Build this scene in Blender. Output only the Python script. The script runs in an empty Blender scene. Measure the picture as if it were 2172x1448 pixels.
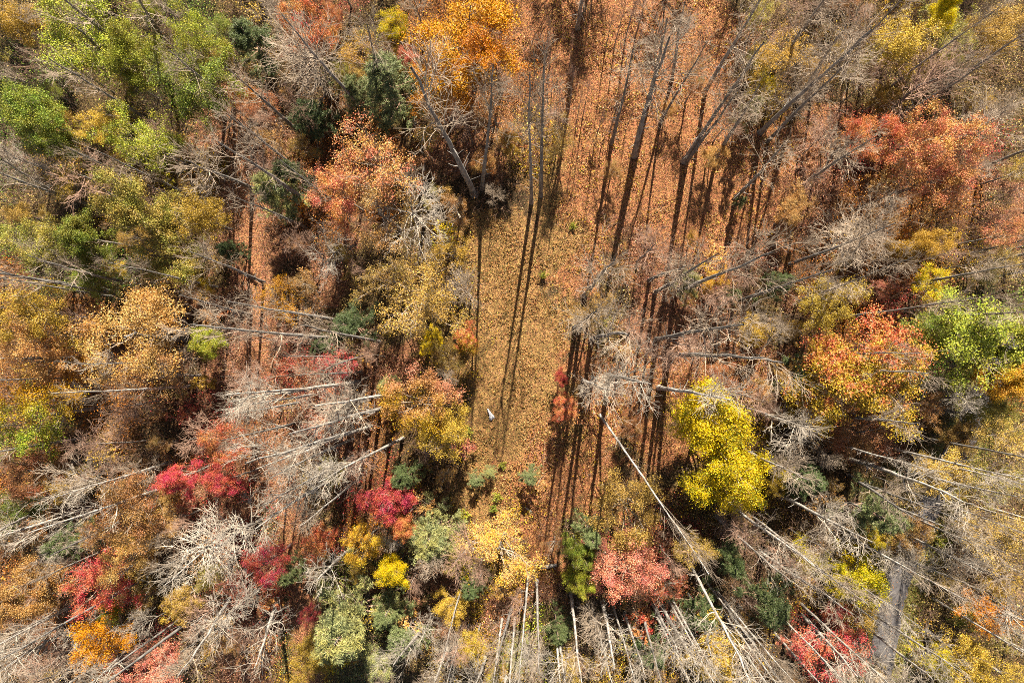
import bpy, math, random
import numpy as np
from mathutils import Vector, Quaternion, Matrix

# ------------------------------------------------------------------ camera, world, sun, exposure
H = 75.0                      # flying height above the forest floor
F, CU, CV = 1448.0, 1086.0, 724.0
NU, NV = 1135.0, 770.0        # where straight down falls in the photograph
SC = bpy.context.scene
COL = SC.collection
cam_d = bpy.data.cameras.new('camera'); cam = bpy.data.objects.new('camera', cam_d); COL.objects.link(cam)
cam_d.sensor_width = 36; cam_d.lens = 24.0; cam_d.clip_end = 3000; cam_d.clip_start = 0.5
nadir_c = Vector((NU - CU, -(NV - CV), -F)).normalized()
CQ = nadir_c.rotation_difference(Vector((0, 0, -1)))
cam.rotation_mode = 'QUATERNION'; cam.rotation_quaternion = CQ; cam.location = (0, 0, H)
SC.camera = cam

SUN_EL, SUN_AZ = math.radians(44), math.radians(8)     # the sun stands towards +Y, a little to +X
world = bpy.data.worlds.new('World'); SC.world = world; world.use_nodes = True
wn = world.node_tree; wn.nodes.clear()
sky = wn.nodes.new('ShaderNodeTexSky'); sky.sky_type = 'NISHITA'; sky.sun_disc = False
sky.sun_elevation = SUN_EL; sky.sun_rotation = SUN_AZ
bg = wn.nodes.new('ShaderNodeBackground'); bg.inputs[1].default_value = 0.05
wo = wn.nodes.new('ShaderNodeOutputWorld')
wn.links.new(sky.outputs[0], bg.inputs[0]); wn.links.new(bg.outputs[0], wo.inputs[0])
sun_d = bpy.data.lights.new('sun', 'SUN'); sun_d.energy = 5.0; sun_d.angle = math.radians(0.4); sun_d.color = (1, .94, .84)
sun = bpy.data.objects.new('sun', sun_d); COL.objects.link(sun)
to_sun = Vector((math.sin(SUN_AZ) * math.cos(SUN_EL), math.cos(SUN_AZ) * math.cos(SUN_EL), math.sin(SUN_EL)))
sun.rotation_mode = 'QUATERNION'; sun.rotation_quaternion = to_sun.to_track_quat('Z', 'Y'); sun.location = (0, 0, 120)
SC.view_settings.view_transform = 'Standard'; SC.view_settings.look = 'None'
SC.view_settings.exposure = 1.58; SC.view_settings.gamma = 1.0
SC.cycles.max_bounces = 4; SC.cycles.diffuse_bounces = 1; SC.cycles.glossy_bounces = 1
SC.cycles.transmission_bounces = 2; SC.cycles.transparent_max_bounces = 4
SC.cycles.use_denoising = False; SC.cycles.pixel_filter_type = 'BLACKMAN_HARRIS'; SC.cycles.filter_width = 0.9

rng = np.random.default_rng(7)
random.seed(7)

def at(u, v, z=0.0):
    """pixel of the 2172x1448 photograph -> world point at height z"""
    d = CQ @ Vector(((u - CU) / F, -(v - CV) / F, -1.0))
    k = (z - H) / d.z
    return Vector((d.x * k, d.y * k, z))
CQI = CQ.inverted()
def pix(p):
    d = CQI @ (Vector(p) - Vector((0, 0, H)))
    return (CU + F * d.x / -d.z, CV - F * d.y / -d.z)

# ------------------------------------------------------------------ regions of the forest floor
REG = ["TLLGTRTOOCCCCTBYTT",
       "GTLGBBSTOCCCCYBTTT",
       "GYLPPBOOPYCCCCPRRT",
       "TTYYPOOTBKCCCCPOOP",
       "GGTTPPTYKKCPPPOOYT",
       "OOBPPBTTKKTPPTORTG",
       "OOOTPRPYKKCCCPYOGO",
       "LOBRPPOYKKCCYYBPBT",
       "OTORPTRBKCCTYYBSTT",
       "BPOPRROSYCLRTBYYTT",
       "ORTTRSLPYPBRBBYTTT",
       "BORTPYSTYLTYYBRTYT"]
# linear base colours of the leaves of each region (three tones each)
PAL = {
 'G': [(.075,.16,.022),(.16,.27,.035),(.30,.36,.05)],
 'L': [(.20,.29,.03),(.42,.46,.05),(.62,.56,.07)],
 'Y': [(.58,.36,.03),(.74,.50,.05),(.50,.24,.03)],
 'O': [(.52,.17,.025),(.66,.28,.05),(.38,.13,.03)],
 'R': [(.55,.05,.05),(.62,.12,.08),(.35,.05,.04)],
 'P': [(.52,.22,.13),(.24,.10,.06),(.68,.40,.23)],
 'T': [(.36,.25,.07),(.16,.12,.04),(.60,.42,.13)],
 'B': [(.20,.11,.045),(.30,.16,.05),(.13,.10,.035)],
 'C': [(.46,.185,.08),(.15,.06,.03),(.66,.35,.17)],
 'K': [(.40,.18,.062),(.15,.10,.03),(.42,.26,.085)],
 'S': [(.16,.20,.08),(.24,.26,.10),(.34,.28,.07)],
}
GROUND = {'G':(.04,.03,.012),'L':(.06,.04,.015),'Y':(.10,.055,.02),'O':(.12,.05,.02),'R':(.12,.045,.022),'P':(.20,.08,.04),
          'T':(.08,.048,.02),'B':(.055,.032,.015),'C':(.24,.09,.038),'K':(.22,.11,.04),'S':(.08,.06,.02)}  # darkest under closed crowns: the shade of the gaps is put into these colours
CU_X, CU_Y = 2172 / 18, 1448 / 12
def region(u, v, jit=0.0):
    c = int(min(17, max(0, u / CU_X + random.uniform(-jit, jit)))); r = int(min(11, max(0, v / CU_Y + random.uniform(-jit, jit))))
    return REG[r][c]
def np_pix(x, y, z=0.0):
    """vectorised world -> photograph pixel"""
    M = np.array(CQI.to_matrix()); P = np.stack([x, y, np.broadcast_to(z, x.shape) - H], -1) @ M.T
    return CU - F * P[..., 0] / P[..., 2], CV + F * P[..., 1] / P[..., 2]

TRAIL = [(490,180),(512,300),(528,420),(538,560),(546,700),(560,850),(590,960),(625,1100),(648,1290),(660,1448)]
ROAD = [(1830,1600),(1855,1470),(1873,1385),(1886,1300),(1902,1235),(1928,1165),(1968,1075),(2020,975),(2060,900),(2092,820),(2140,740),(2230,680),(2350,640)]
def wpoly(pl): return np.array([at(u, v)[:2] for u, v in pl])
TRW, RDW = wpoly(TRAIL), wpoly(ROAD)
def dist_poly(x, y, pl):
    d = np.full(np.shape(x), 1e9)
    for a, b in zip(pl[:-1], pl[1:]):
        ab = b - a; t = np.clip(((x - a[0]) * ab[0] + (y - a[1]) * ab[1]) / (ab @ ab), 0, 1)
        d = np.minimum(d, np.hypot(x - a[0] - t * ab[0], y - a[1] - t * ab[1]))
    return d
def noise2(x, y, seed, octs=4, scale=1.0):
    r = np.random.default_rng(seed); out = 0
    for o in range(octs):
        G = r.random((64, 64)); s = scale * 2 ** o
        X, Y = x * s, y * s; xi, yi = np.floor(X).astype(int), np.floor(Y).astype(int); fx, fy = X - xi, Y - yi
        fx, fy = fx * fx * (3 - 2 * fx), fy * fy * (3 - 2 * fy)
        g = lambda i, j: G[i % 64, j % 64]
        out = out + ((g(xi, yi) * (1 - fx) + g(xi + 1, yi) * fx) * (1 - fy) + (g(xi, yi + 1) * (1 - fx) + g(xi + 1, yi + 1) * fx) * fy) / 2 ** o
    return out / sum(.5 ** o for o in range(octs))
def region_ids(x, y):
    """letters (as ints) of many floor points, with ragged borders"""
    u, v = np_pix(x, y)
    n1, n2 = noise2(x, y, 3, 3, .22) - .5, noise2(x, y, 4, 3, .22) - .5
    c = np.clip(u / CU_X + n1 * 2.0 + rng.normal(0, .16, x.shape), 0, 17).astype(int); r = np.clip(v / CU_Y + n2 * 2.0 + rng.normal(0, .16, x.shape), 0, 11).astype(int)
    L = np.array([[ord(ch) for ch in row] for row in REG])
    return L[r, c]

# ------------------------------------------------------------------ materials
def ramp_mat(name, cols, cols2=None, grad=0.0, trans=0.24, val=0.22, nscale=.35, soft=.25):
    """leaf material: random tone per leaf (attribute rnd), large patches between two sets of tones, small variation per tree"""
    m = bpy.data.materials.new(name); m.use_nodes = True; N = m.node_tree.nodes; Lk = m.node_tree.links; N.clear()
    at_ = N.new('ShaderNodeAttribute'); at_.attribute_name = 'rnd'
    def ramp(cs):
        r = N.new('ShaderNodeValToRGB'); r.color_ramp.interpolation = 'LINEAR'
        e = r.color_ramp.elements; e[0].color = (*cs[0], 1); e[0].position = 0; e[1].color = (*cs[-1], 1); e[1].position = 1
        for i in range(1, len(cs) - 1):
            q = e.new(i / (len(cs) - 1)); q.color = (*cs[i], 1)
        Lk.new(at_.outputs['Fac'], r.inputs[0]); return r.outputs[0]
    c = ramp(cols)
    if cols2:
        tc = N.new('ShaderNodeTexCoord'); nz = N.new('ShaderNodeTexNoise'); nz.inputs['Scale'].default_value = nscale; nz.inputs['Detail'].default_value = 2
        Lk.new(tc.outputs['Object'], nz.inputs['Vector'])
        sep = N.new('ShaderNodeSeparateXYZ'); Lk.new(tc.outputs['Object'], sep.inputs[0])
        g = N.new('ShaderNodeMath'); g.operation = 'MULTIPLY_ADD'; g.inputs[1].default_value = grad; Lk.new(sep.outputs['Y'], g.inputs[0]); Lk.new(nz.outputs[0], g.inputs[2])
        mr = N.new('ShaderNodeMapRange'); mr.inputs['From Min'].default_value = .5 - soft * .5; mr.inputs['From Max'].default_value = .5 + soft * .5
        Lk.new(g.outputs[0], mr.inputs[0])
        mx = N.new('ShaderNodeMixRGB'); Lk.new(mr.outputs[0], mx.inputs[0]); Lk.new(ramp(cols2), mx.inputs[1]); Lk.new(c, mx.inputs[2]); c = mx.outputs[0]
    oi = N.new('ShaderNodeObjectInfo'); hs = N.new('ShaderNodeHueSaturation')
    mr = N.new('ShaderNodeMapRange'); mr.inputs['To Min'].default_value = .9 - val; mr.inputs['To Max'].default_value = .9 + val; Lk.new(oi.outputs['Random'], mr.inputs[0]); Lk.new(mr.outputs[0], hs.inputs['Value'])
    m2 = N.new('ShaderNodeMath'); m2.operation = 'MULTIPLY'; m2.inputs[1].default_value = 7.31; Lk.new(oi.outputs['Random'], m2.inputs[0])
    fr = N.new('ShaderNodeMath'); fr.operation = 'FRACT'; Lk.new(m2.outputs[0], fr.inputs[0])
    mh = N.new('ShaderNodeMapRange'); mh.inputs['To Min'].default_value = .492; mh.inputs['To Max'].default_value = .512; Lk.new(fr.outputs[0], mh.inputs[0]); Lk.new(mh.outputs[0], hs.inputs['Hue']); hs.inputs['Saturation'].default_value = 1.08
    Lk.new(c, hs.inputs['Color']); c = hs.outputs[0]
    leaf_shader(m, c, trans); return m
def leaf_shader(m, c, trans):
    N = m.node_tree.nodes; Lk = m.node_tree.links
    d = N.new('ShaderNodeBsdfPrincipled'); d.inputs['Roughness'].default_value = .55; d.inputs['Specular IOR Level'].default_value = .35; Lk.new(c, d.inputs['Base Color'])
    t = N.new('ShaderNodeBsdfTranslucent'); Lk.new(c, t.inputs[0])
    mx = N.new('ShaderNodeMixShader'); mx.inputs[0].default_value = trans; Lk.new(d.outputs[0], mx.inputs[1]); Lk.new(t.outputs[0], mx.inputs[2])
    o = N.new('ShaderNodeOutputMaterial'); Lk.new(mx.outputs[0], o.inputs[0])
def colattr_mat(name, trans=.25):
    m = bpy.data.materials.new(name); m.use_nodes = True; m.node_tree.nodes.clear()
    a = m.node_tree.nodes.new('ShaderNodeAttribute'); a.attribute_name = 'tone'
    leaf_shader(m, a.outputs['Color'], trans); return m
def bark_mat(name, c1, c2, scale=3.0):
    m = bpy.data.materials.new(name); m.use_nodes = True; N = m.node_tree.nodes; Lk = m.node_tree.links
    b = N['Principled BSDF']; b.inputs['Roughness'].default_value = .85; b.inputs['Specular IOR Level'].default_value = .2
    tc = N.new('ShaderNodeTexCoord'); mp = N.new('ShaderNodeMapping'); mp.inputs['Scale'].default_value = (1, 1, .35)
    nz = N.new('ShaderNodeTexNoise'); nz.inputs['Scale'].default_value = scale; nz.inputs['Detail'].default_value = 6; nz.inputs['Roughness'].default_value = .7
    Lk.new(tc.outputs['Object'], mp.inputs[0]); Lk.new(mp.outputs[0], nz.inputs['Vector'])
    r = N.new('ShaderNodeValToRGB'); r.color_ramp.elements[0].position = .38; r.color_ramp.elements[1].position = .60
    r.color_ramp.elements[0].color = (*c1, 1); r.color_ramp.elements[1].color = (*c2, 1); Lk.new(nz.outputs[0], r.inputs[0])
    oi = N.new('ShaderNodeObjectInfo'); hs = N.new('ShaderNodeHueSaturation'); mr = N.new('ShaderNodeMapRange'); mr.inputs['To Min'].default_value = .75; mr.inputs['To Max'].default_value = 1.2
    Lk.new(oi.outputs['Random'], mr.inputs[0]); Lk.new(mr.outputs[0], hs.inputs['Value']); Lk.new(r.outputs[0], hs.inputs['Color']); Lk.new(hs.outputs[0], b.inputs['Base Color'])
    bp = N.new('ShaderNodeBump'); bp.inputs['Strength'].default_value = .5; bp.inputs['Distance'].default_value = .05; Lk.new(nz.outputs[0], bp.inputs['Height']); Lk.new(bp.outputs[0], b.inputs['Normal'])
    return m
BARK = bark_mat('grey_bark', (.13, .11, .09), (.30, .27, .23))
PALE = bark_mat('sunlit_pale_bark', (.17, .14, .11), (.55, .49, .41))  # lighter bark copy: sunlit trunk sides put into the colour; also log ends
TWIG = bark_mat('grey_twigs', (.24, .175, .115), (.44, .335, .235), 1.2)
PTWIG = bark_mat('pale_twigs', (.28, .22, .155), (.56, .47, .36), 1.2)
RTWIG = bark_mat('reddish_twigs', (.28, .16, .105), (.46, .285, .19), 1.2)
M = {
 'green': ramp_mat('green_leaves', [(.09,.14,.025),(.24,.32,.05),(.48,.52,.09)], [(.11,.11,.025),(.26,.23,.04),(.46,.36,.07)], nscale=.6),
 'deepgreen': ramp_mat('deep_green_leaves', [(.06,.11,.025),(.15,.21,.045),(.30,.33,.08)], [(.06,.07,.02),(.18,.17,.035),(.38,.30,.06)], nscale=.6),
 'lime': ramp_mat('lime_leaves', [(.14,.20,.03),(.38,.42,.055),(.68,.66,.11)], [(.12,.13,.03),(.30,.27,.045),(.56,.42,.07)], nscale=.6),
 'olive': ramp_mat('olive_tan_leaves', [(.20,.17,.04),(.42,.30,.07),(.60,.40,.13)], [(.20,.20,.04),(.30,.30,.06),(.50,.38,.10)], nscale=.6),
 'gold': ramp_mat('gold_leaves', [(.34,.20,.035),(.60,.37,.07),(.78,.54,.16)], [(.24,.18,.03),(.50,.31,.06),(.68,.42,.11)]),
 'yellow': ramp_mat('yellow_leaves', [(.52,.38,.025),(.80,.56,.04),(.90,.68,.10)], [(.15,.18,.02),(.42,.38,.035),(.76,.42,.05)], nscale=.7, soft=.12),
 'yelloworange': ramp_mat('yellow_orange_leaves', [(.66,.34,.04),(.85,.50,.08),(.90,.66,.16)], [(.62,.24,.05),(.78,.36,.09),(.80,.50,.16)]),
 'peach': ramp_mat('peach_leaves', [(.56,.25,.08),(.74,.42,.15),(.82,.58,.26)], [(.58,.28,.05),(.74,.44,.09),(.80,.56,.18)], nscale=.5),
 'orange': ramp_mat('orange_leaves', [(.46,.14,.02),(.72,.27,.03),(.80,.40,.06)], [(.40,.13,.03),(.62,.25,.05),(.66,.38,.09)]),
 'copper': ramp_mat('copper_leaves', [(.30,.12,.04),(.54,.24,.08),(.72,.42,.20)], [(.38,.20,.06),(.58,.34,.12),(.70,.48,.22)]),
 'rust': ramp_mat('rust_leaves', [(.24,.09,.04),(.44,.16,.08),(.58,.28,.15)], [(.22,.12,.04),(.38,.20,.07),(.54,.30,.12)]),
 'redorange': ramp_mat('red_orange_leaves', [(.52,.10,.06),(.72,.24,.11),(.80,.42,.19)], [(.18,.17,.025),(.46,.32,.045),(.72,.44,.09)], grad=.04, nscale=1.3, soft=.15),
 'redgold': ramp_mat('red_gold_leaves', [(.54,.11,.09),(.72,.24,.16),(.80,.42,.22)], [(.42,.19,.05),(.68,.36,.11),(.78,.50,.18)], nscale=.8),
 'red': ramp_mat('red_leaves', [(.42,.06,.05),(.62,.13,.09),(.74,.28,.17)], [(.44,.14,.06),(.62,.28,.10),(.68,.40,.14)], nscale=.7),
 'crimson': ramp_mat('crimson_leaves', [(.28,.03,.05),(.54,.06,.10),(.68,.17,.17)], [(.42,.09,.05),(.62,.16,.09),(.66,.32,.14)], nscale=.7),
 'pink': ramp_mat('pink_red_leaves', [(.42,.10,.08),(.62,.20,.15),(.76,.40,.29)], [(.46,.14,.08),(.62,.26,.13),(.72,.44,.24)], nscale=.8),
 'pinkgold': ramp_mat('pink_gold_leaves', [(.50,.18,.10),(.72,.32,.18),(.80,.48,.28)], [(.50,.30,.03),(.72,.48,.05),(.66,.36,.08)], grad=.06, nscale=.3, soft=.3),
 'tan': ramp_mat('tan_speckled_leaves', [(.34,.20,.05),(.56,.36,.09),(.72,.50,.16)], [(.28,.17,.05),(.46,.28,.08),(.60,.36,.12)]),
 'brown': ramp_mat('brown_leaves', [(.18,.09,.04),(.32,.16,.06),(.48,.26,.09)], [(.14,.10,.03),(.26,.18,.05),(.40,.26,.07)]),
 'greenorange': ramp_mat('green_orange_leaves', [(.40,.24,.03),(.66,.32,.04),(.76,.42,.07)], [(.13,.20,.02),(.28,.36,.04),(.50,.46,.06)], grad=.09, nscale=.4, soft=.35),
 'pine': ramp_mat('pine_needles', [(.09,.115,.04),(.18,.20,.075),(.33,.34,.14)], trans=.12),
 'darkpine': ramp_mat('dark_pine_needles', [(.045,.065,.022),(.09,.115,.04),(.16,.185,.065)], trans=.1),
 'sage': ramp_mat('sage_pine_needles', [(.20,.20,.07),(.38,.34,.11),(.56,.46,.15)], [(.14,.17,.07),(.27,.28,.12),(.40,.39,.17)], trans=.15, nscale=.7),
}
LEAFWORD = {'peach':'pale peach','green':'bright green','deepgreen':'deep green','lime':'lime green','olive':'olive tan','gold':'gold','yellow':'bright yellow','yelloworange':'yellow orange',
  'orange':'vivid orange','copper':'copper orange','rust':'rust brown','redorange':'orange red','redgold':'red and gold','red':'red','crimson':'crimson','pink':'pinkish red',
  'pinkgold':'pink and gold','tan':'sparse tan','brown':'dull brown','greenorange':'green and orange','pine':'grey green','darkpine':'dark green','sage':'sage green'}

# ------------------------------------------------------------------ mesh helpers (numpy)
def mesh_np(name, V, Fc, mat, point_float=None, point_col=None, smooth=False, k=4):
    me = bpy.data.meshes.new(name)
    V = np.ascontiguousarray(V, dtype=np.float32); Fc = np.ascontiguousarray(Fc, dtype=np.int32)
    me.vertices.add(len(V)); me.vertices.foreach_set('co', V.ravel())
    me.loops.add(Fc.size); me.loops.foreach_set('vertex_index', Fc.ravel())
    me.polygons.add(len(Fc)); me.polygons.foreach_set('loop_start', np.arange(0, Fc.size, k, dtype=np.int32))
    if smooth: me.polygons.foreach_set('use_smooth', np.ones(len(Fc), dtype=bool))
    if point_float is not None:
        a = me.attributes.new('rnd', 'FLOAT', 'POINT'); a.data.foreach_set('value', np.ascontiguousarray(point_float, dtype=np.float32))
    if point_col is not None:
        a = me.attributes.new('tone', 'FLOAT_COLOR', 'POINT'); a.data.foreach_set('color', np.ascontiguousarray(point_col, dtype=np.float32).ravel())
    me.update(calc_edges=True); me.materials.append(mat)
    return me
def norm(a): return a / np.maximum(np.linalg.norm(a, axis=-1, keepdims=True), 1e-9)
def tubes(P, R, k):
    """P (N,n,3) polylines, R (N,n) radii -> verts, quads"""
    N, n, _ = P.shape
    T = np.empty_like(P); T[:, 1:-1] = P[:, 2:] - P[:, :-2]; T[:, 0] = P[:, 1] - P[:, 0]; T[:, -1] = P[:, -1] - P[:, -2]; T = norm(T)
    ref = np.where(np.abs(T[:, :1, 2:3]) > .8, np.array([1., 0, 0]), np.array([0., 0, 1.])) * np.ones((1, n, 1))
    A = norm(np.cross(T, ref)); B = np.cross(T, A)
    an = np.arange(k) / k * 2 * np.pi
    ring = P[:, :, None] + R[:, :, None, None] * (np.cos(an)[None, None, :, None] * A[:, :, None] + np.sin(an)[None, None, :, None] * B[:, :, None])
    V = ring.reshape(-1, 3)
    idx = np.arange(N * n * k).reshape(N, n, k); a = idx[:, :-1]; b = idx[:, 1:]
    Q = np.stack([a, np.roll(a, -1, 2), np.roll(b, -1, 2), b], -1).reshape(-1, 4)
    return V, Q
def join(parts):
    Vs, Qs, o = [], [], 0
    for V, Q in parts: Vs.append(V); Qs.append(Q + o); o += len(V)
    return np.concatenate(Vs), np.concatenate(Qs)
def sprout(r, P, R, c, t0, t1, ang, L, n=5, up=.15, jit=.12, rfac=.55, rmin=.01, bytip=.45):
    """children of the branches P: c each"""
    N, m, _ = P.shape
    t = r.uniform(t0, t1, (N, c)); x = t * (m - 1); i = np.minimum(x.astype(int), m - 2); f = x - i
    rows = np.arange(N)[:, None]
    p0 = P[rows, i] * (1 - f[..., None]) + P[rows, i + 1] * f[..., None]
    r0 = R[rows, i] * (1 - f) + R[rows, i + 1] * f
    T = norm(P[rows, i + 1] - P[rows, i])
    rv = norm(r.normal(size=(N, c, 3))); pr = norm(rv - (rv * T).sum(-1, keepdims=True) * T)
    a = np.radians(r.uniform(ang[0], ang[1], (N, c)))[..., None]
    d = norm(np.cos(a) * T + np.sin(a) * pr)
    ln = r.uniform(L[0], L[1], (N, c)) * (1 - bytip * (t - t0) / max(t1 - t0, 1e-6))
    pts = [p0.reshape(-1, 3)]; d = d.reshape(-1, 3); st = (ln.reshape(-1, 1)) / (n - 1)
    for q in range(n - 1):
        d = norm(d + np.array([0, 0, up]) + r.normal(0, jit, d.shape)); pts.append(pts[-1] + d * st)
    C = np.stack(pts, 1)
    rr = np.maximum(r0.reshape(-1, 1) * rfac, rmin) * np.linspace(1, .35, n)[None]
    return C, np.maximum(rr, rmin * .8)
def leaves(r, C, count, spread, size, upb=.5, elong=1.0, t0=.25):
    """leaf faces scattered about the outer branches C"""
    N, m, _ = C.shape
    b = r.integers(0, N, count); t = r.uniform(t0, 1, count) * (m - 1); i = np.minimum(t.astype(int), m - 2); f = (t - i)[:, None]
    p = C[b, i] * (1 - f) + C[b, i + 1] * f + r.normal(0, spread, (count, 3))
    return quads(r, p, size, upb, elong), np.repeat(np.clip(r.beta(1.4, 1.4, count), 0, 1), 4)
def quads(r, p, size, upb=.5, elong=1.0):
    n = len(p); nv = norm(r.normal(size=(n, 3)) + np.array([0, 0, upb])); rv = norm(r.normal(size=(n, 3)))
    a = norm(np.cross(nv, rv)); b = np.cross(nv, a); s = r.uniform(size[0], size[1], (n, 1))
    a = a * s * .5 * elong; b = b * s * .5 * .8
    k = nv * s * .12
    V = np.stack([p - a, p - b * .9 + a * .15 + k, p + a, p + b * .9 + a * .15 + k], 1).reshape(-1, 3)
    return V, np.arange(4 * n).reshape(n, 4)

def trunk_line(r, h, r0, r1, n=12, wob=.25):
    z = np.linspace(-.3, h, n); w = np.cumsum(r.normal(0, wob / n ** .5, (n, 2)), 0) * (z[:, None] / h).clip(0)
    P = np.concatenate([w, z[:, None]], 1)[None]; R = (r0 + (r1 - r0) * (np.linspace(0, 1, n)) ** .85)[None]
    R[0, 0] *= 1.3
    return P, R

# each prototype: dict of part name -> mesh
def proto_bare_tall(i):
    r = np.random.default_rng(100 + i); h = 25.0
    P, R = trunk_line(r, h * .95, .30, .06, 16, [.22, .35, .2, .6, .3, .25, .45, .2][i % 8])
    R *= r.uniform(.90, 1.10, R.shape)
    k = [13, 16, 13, 14, 18, 13, 13, 15][i % 8]; t0 = [.52, .42, .58, .48, .55, .4, .6, .45][i % 8]
    spreadA = [(22, 46), (30, 60), (18, 38), (35, 68), (22, 48), (30, 64), (20, 50), (25, 48)][i % 8]
    S1, SR = sprout(r, P, R, 14, .12, t0, (45, 85), (.3, 2.0), 5, .02, .14, .2, .018)
    C1, R1 = sprout(r, P, R, k, t0, .97, spreadA, (2.6, 5.8), 8, .09, .10, .36, .028)
    C2, R2 = sprout(r, C1, R1, 5, .22, .98, (22, 55), (1.2, 2.9), 6, .05, .11, .6, .015)
    C3, R3 = sprout(r, C2, R2, 4, .2, .98, (20, 50), (.5, 1.8), 4, .03, .12, .6, .0105)
    C4, R4 = sprout(r, C3[::3], R3[::3], 2, .3, 1, (25, 55), (.3, .8), 3, .03, .2, .6, .0095)
    tr = join([tubes(P, R, 10), tubes(S1, SR, 4)]); br = join([tubes(C1, R1, 5), tubes(C2, R2, 4), tubes(C3, R3, 3), tubes(C4, R4, 3)])
    return {'trunk': mesh_np('trunk', *tr, BARK, smooth=True), 'branches': mesh_np('branches', *br, TWIG, smooth=True)}, h
def proto_bare_mid(i):
    r = np.random.default_rng(200 + i); h = 13.0
    P, R = trunk_line(r, h * .8, .12, .04, 10, .5)
    C1, R1 = sprout(r, P, R, [16, 22, 18, 26][i % 4], [.25, .35, .3, .2][i % 4], .98, [(30, 60), (35, 70), (45, 75), (25, 50)][i % 4], (1.9, 4.3), 6, .09, .13, .6, .02)
    C2, R2 = sprout(r, C1, R1, 6, .2, .98, (22, 52), (.9, 2.3), 5, .05, .14, .6, .013)
    C3, R3 = sprout(r, C2, R2, 4, .2, .98, (20, 50), (.4, 1.2), 3, .04, .17, .6, .01)
    C4, R4 = sprout(r, C3[::3], R3[::3], 3, .3, 1, (25, 60), (.3, .7), 3, .03, .22, .6, .008)
    return {'trunk': mesh_np('trunk', *tubes(P, R, 7), BARK, smooth=True),
            'branches': mesh_np('branches', *join([tubes(C1, R1, 4), tubes(C2, R2, 3), tubes(C3, R3, 3), tubes(C4, R4, 3)]), TWIG, smooth=True)}, h
def proto_leafy(i, n_leaf, size, spread, wide, seed=300, twigvis=False):
    """broad crown 9 m across on a 14 m tree, leaves on every outer twig"""
    r = np.random.default_rng(seed + i); h = 14.0
    P, R = trunk_line(r, h * .62, .22, .08, 9, .5)
    C1, R1 = sprout(r, P, R, 13 + i % 4, .38, 1, (25, 72), (3.6 * wide, 5.4 * wide), 7, .17, .13, .6, .04, .12)
    C2, R2 = sprout(r, C1, R1, 6, .3, 1, (25, 65), (1.3, 2.6), 5, .12, .17, .6, .02)
    C3, R3 = sprout(r, C2, R2, 4, .3, 1, (25, 65), (.6, 1.3), 3, .08, .2, .6, .011)
    w = r.random(len(C3)) ** 1.2; keep = C3[w > .38]          # some twigs have already dropped their leaves
    (V, Q), a = leaves(r, keep, n_leaf, spread, size, .75)
    return {'trunk': mesh_np('trunk', *tubes(P, R, 8), BARK, smooth=True),
            'branches': mesh_np('branches', *join([tubes(C1, R1, 4), tubes(C2, R2, 3), tubes(C3, R3, 3)]), TWIG, smooth=True),
            'crown': mesh_np('crown', V, Q, M['green'], a)}, h
def proto_pine(i):
    r = np.random.default_rng(500 + i); h = 12.0
    P, R = trunk_line(r, h, .16, .03, 10, .15)
    C1, R1 = sprout(r, P, R, 46, .18, .99, (62, 92), (3.2, 4.3), 6, .07, .06, .5, .02, .86)
    C2, R2 = sprout(r, C1, R1, 9, .2, 1, (30, 60), (.6, 1.5), 4, .04, .1, .5, .01, .5)
    (V, Q), a = leaves(r, C2, 30000, .10, (.16, .34), .35, 1.0, .1)
    V = V.reshape(-1, 4, 3); c = V.mean(1, keepdims=True); ax = norm(V[:, 2:3] - V[:, 0:1]); d = V - c
    al = (d * ax).sum(-1, keepdims=True) * ax; V = (c + al + (d - al) * .22).reshape(-1, 3)      # needle-thin
    return {'trunk': mesh_np('trunk', *tubes(P, R, 7), BARK, smooth=True),
            'branches': mesh_np('branches', *join([tubes(C1, R1, 4), tubes(C2, R2, 3)]), RTWIG, smooth=True),
            'crown': mesh_np('crown', V, Q, M['pine'], a)}, h
def proto_sapling(i):
    r = np.random.default_rng(600 + i); h = 4.0
    P, R = trunk_line(r, h * .9, .035, .014, 7, .35)
    C1, R1 = sprout(r, P, R, 12 + 2 * (i % 4), .2, 1, (35, 75), (.8, 1.9), 5, .08, .15, .6, .009, .4)
    C2, R2 = sprout(r, C1, R1, 5, .2, 1, (25, 60), (.3, .9), 3, .04, .2, .6, .007)
    (V, Q), a = leaves(r, C2, [380, 650, 950, 520, 1500, 300][i % 6], .08, (.085, .16), .8)
    return {'stem': mesh_np('stem', *join([tubes(P, R, 5), tubes(C1, R1, 3), tubes(C2, R2, 3)]), TWIG, smooth=True),
            'foliage': mesh_np('foliage', V, Q, M['gold'], a)}, h
def proto_bush(i):
    r = np.random.default_rng(700 + i); h = 1.6
    P = np.zeros((1, 3, 3)); P[0, :, 2] = [-.1, .15, .4]; R = np.array([[.05, .04, .03]])
    C1, R1 = sprout(r, P, R, 26, .2, 1, (20, 80), (.9, 1.7), 5, .1, .15, .6, .01, .2)
    C2, R2 = sprout(r, C1, R1, 5, .2, 1, (25, 60), (.25, .6), 3, .04, .2, .6, .007)
    (V, Q), a = leaves(r, C2, [1500, 900, 2200][i % 3], .07, (.10, .18), .8)
    return {'stem': mesh_np('stem', *join([tubes(C1, R1, 3), tubes(C2, R2, 3)]), TWIG, smooth=True),
            'foliage': mesh_np('foliage', V, Q, M['green'], a)}, h

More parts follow.
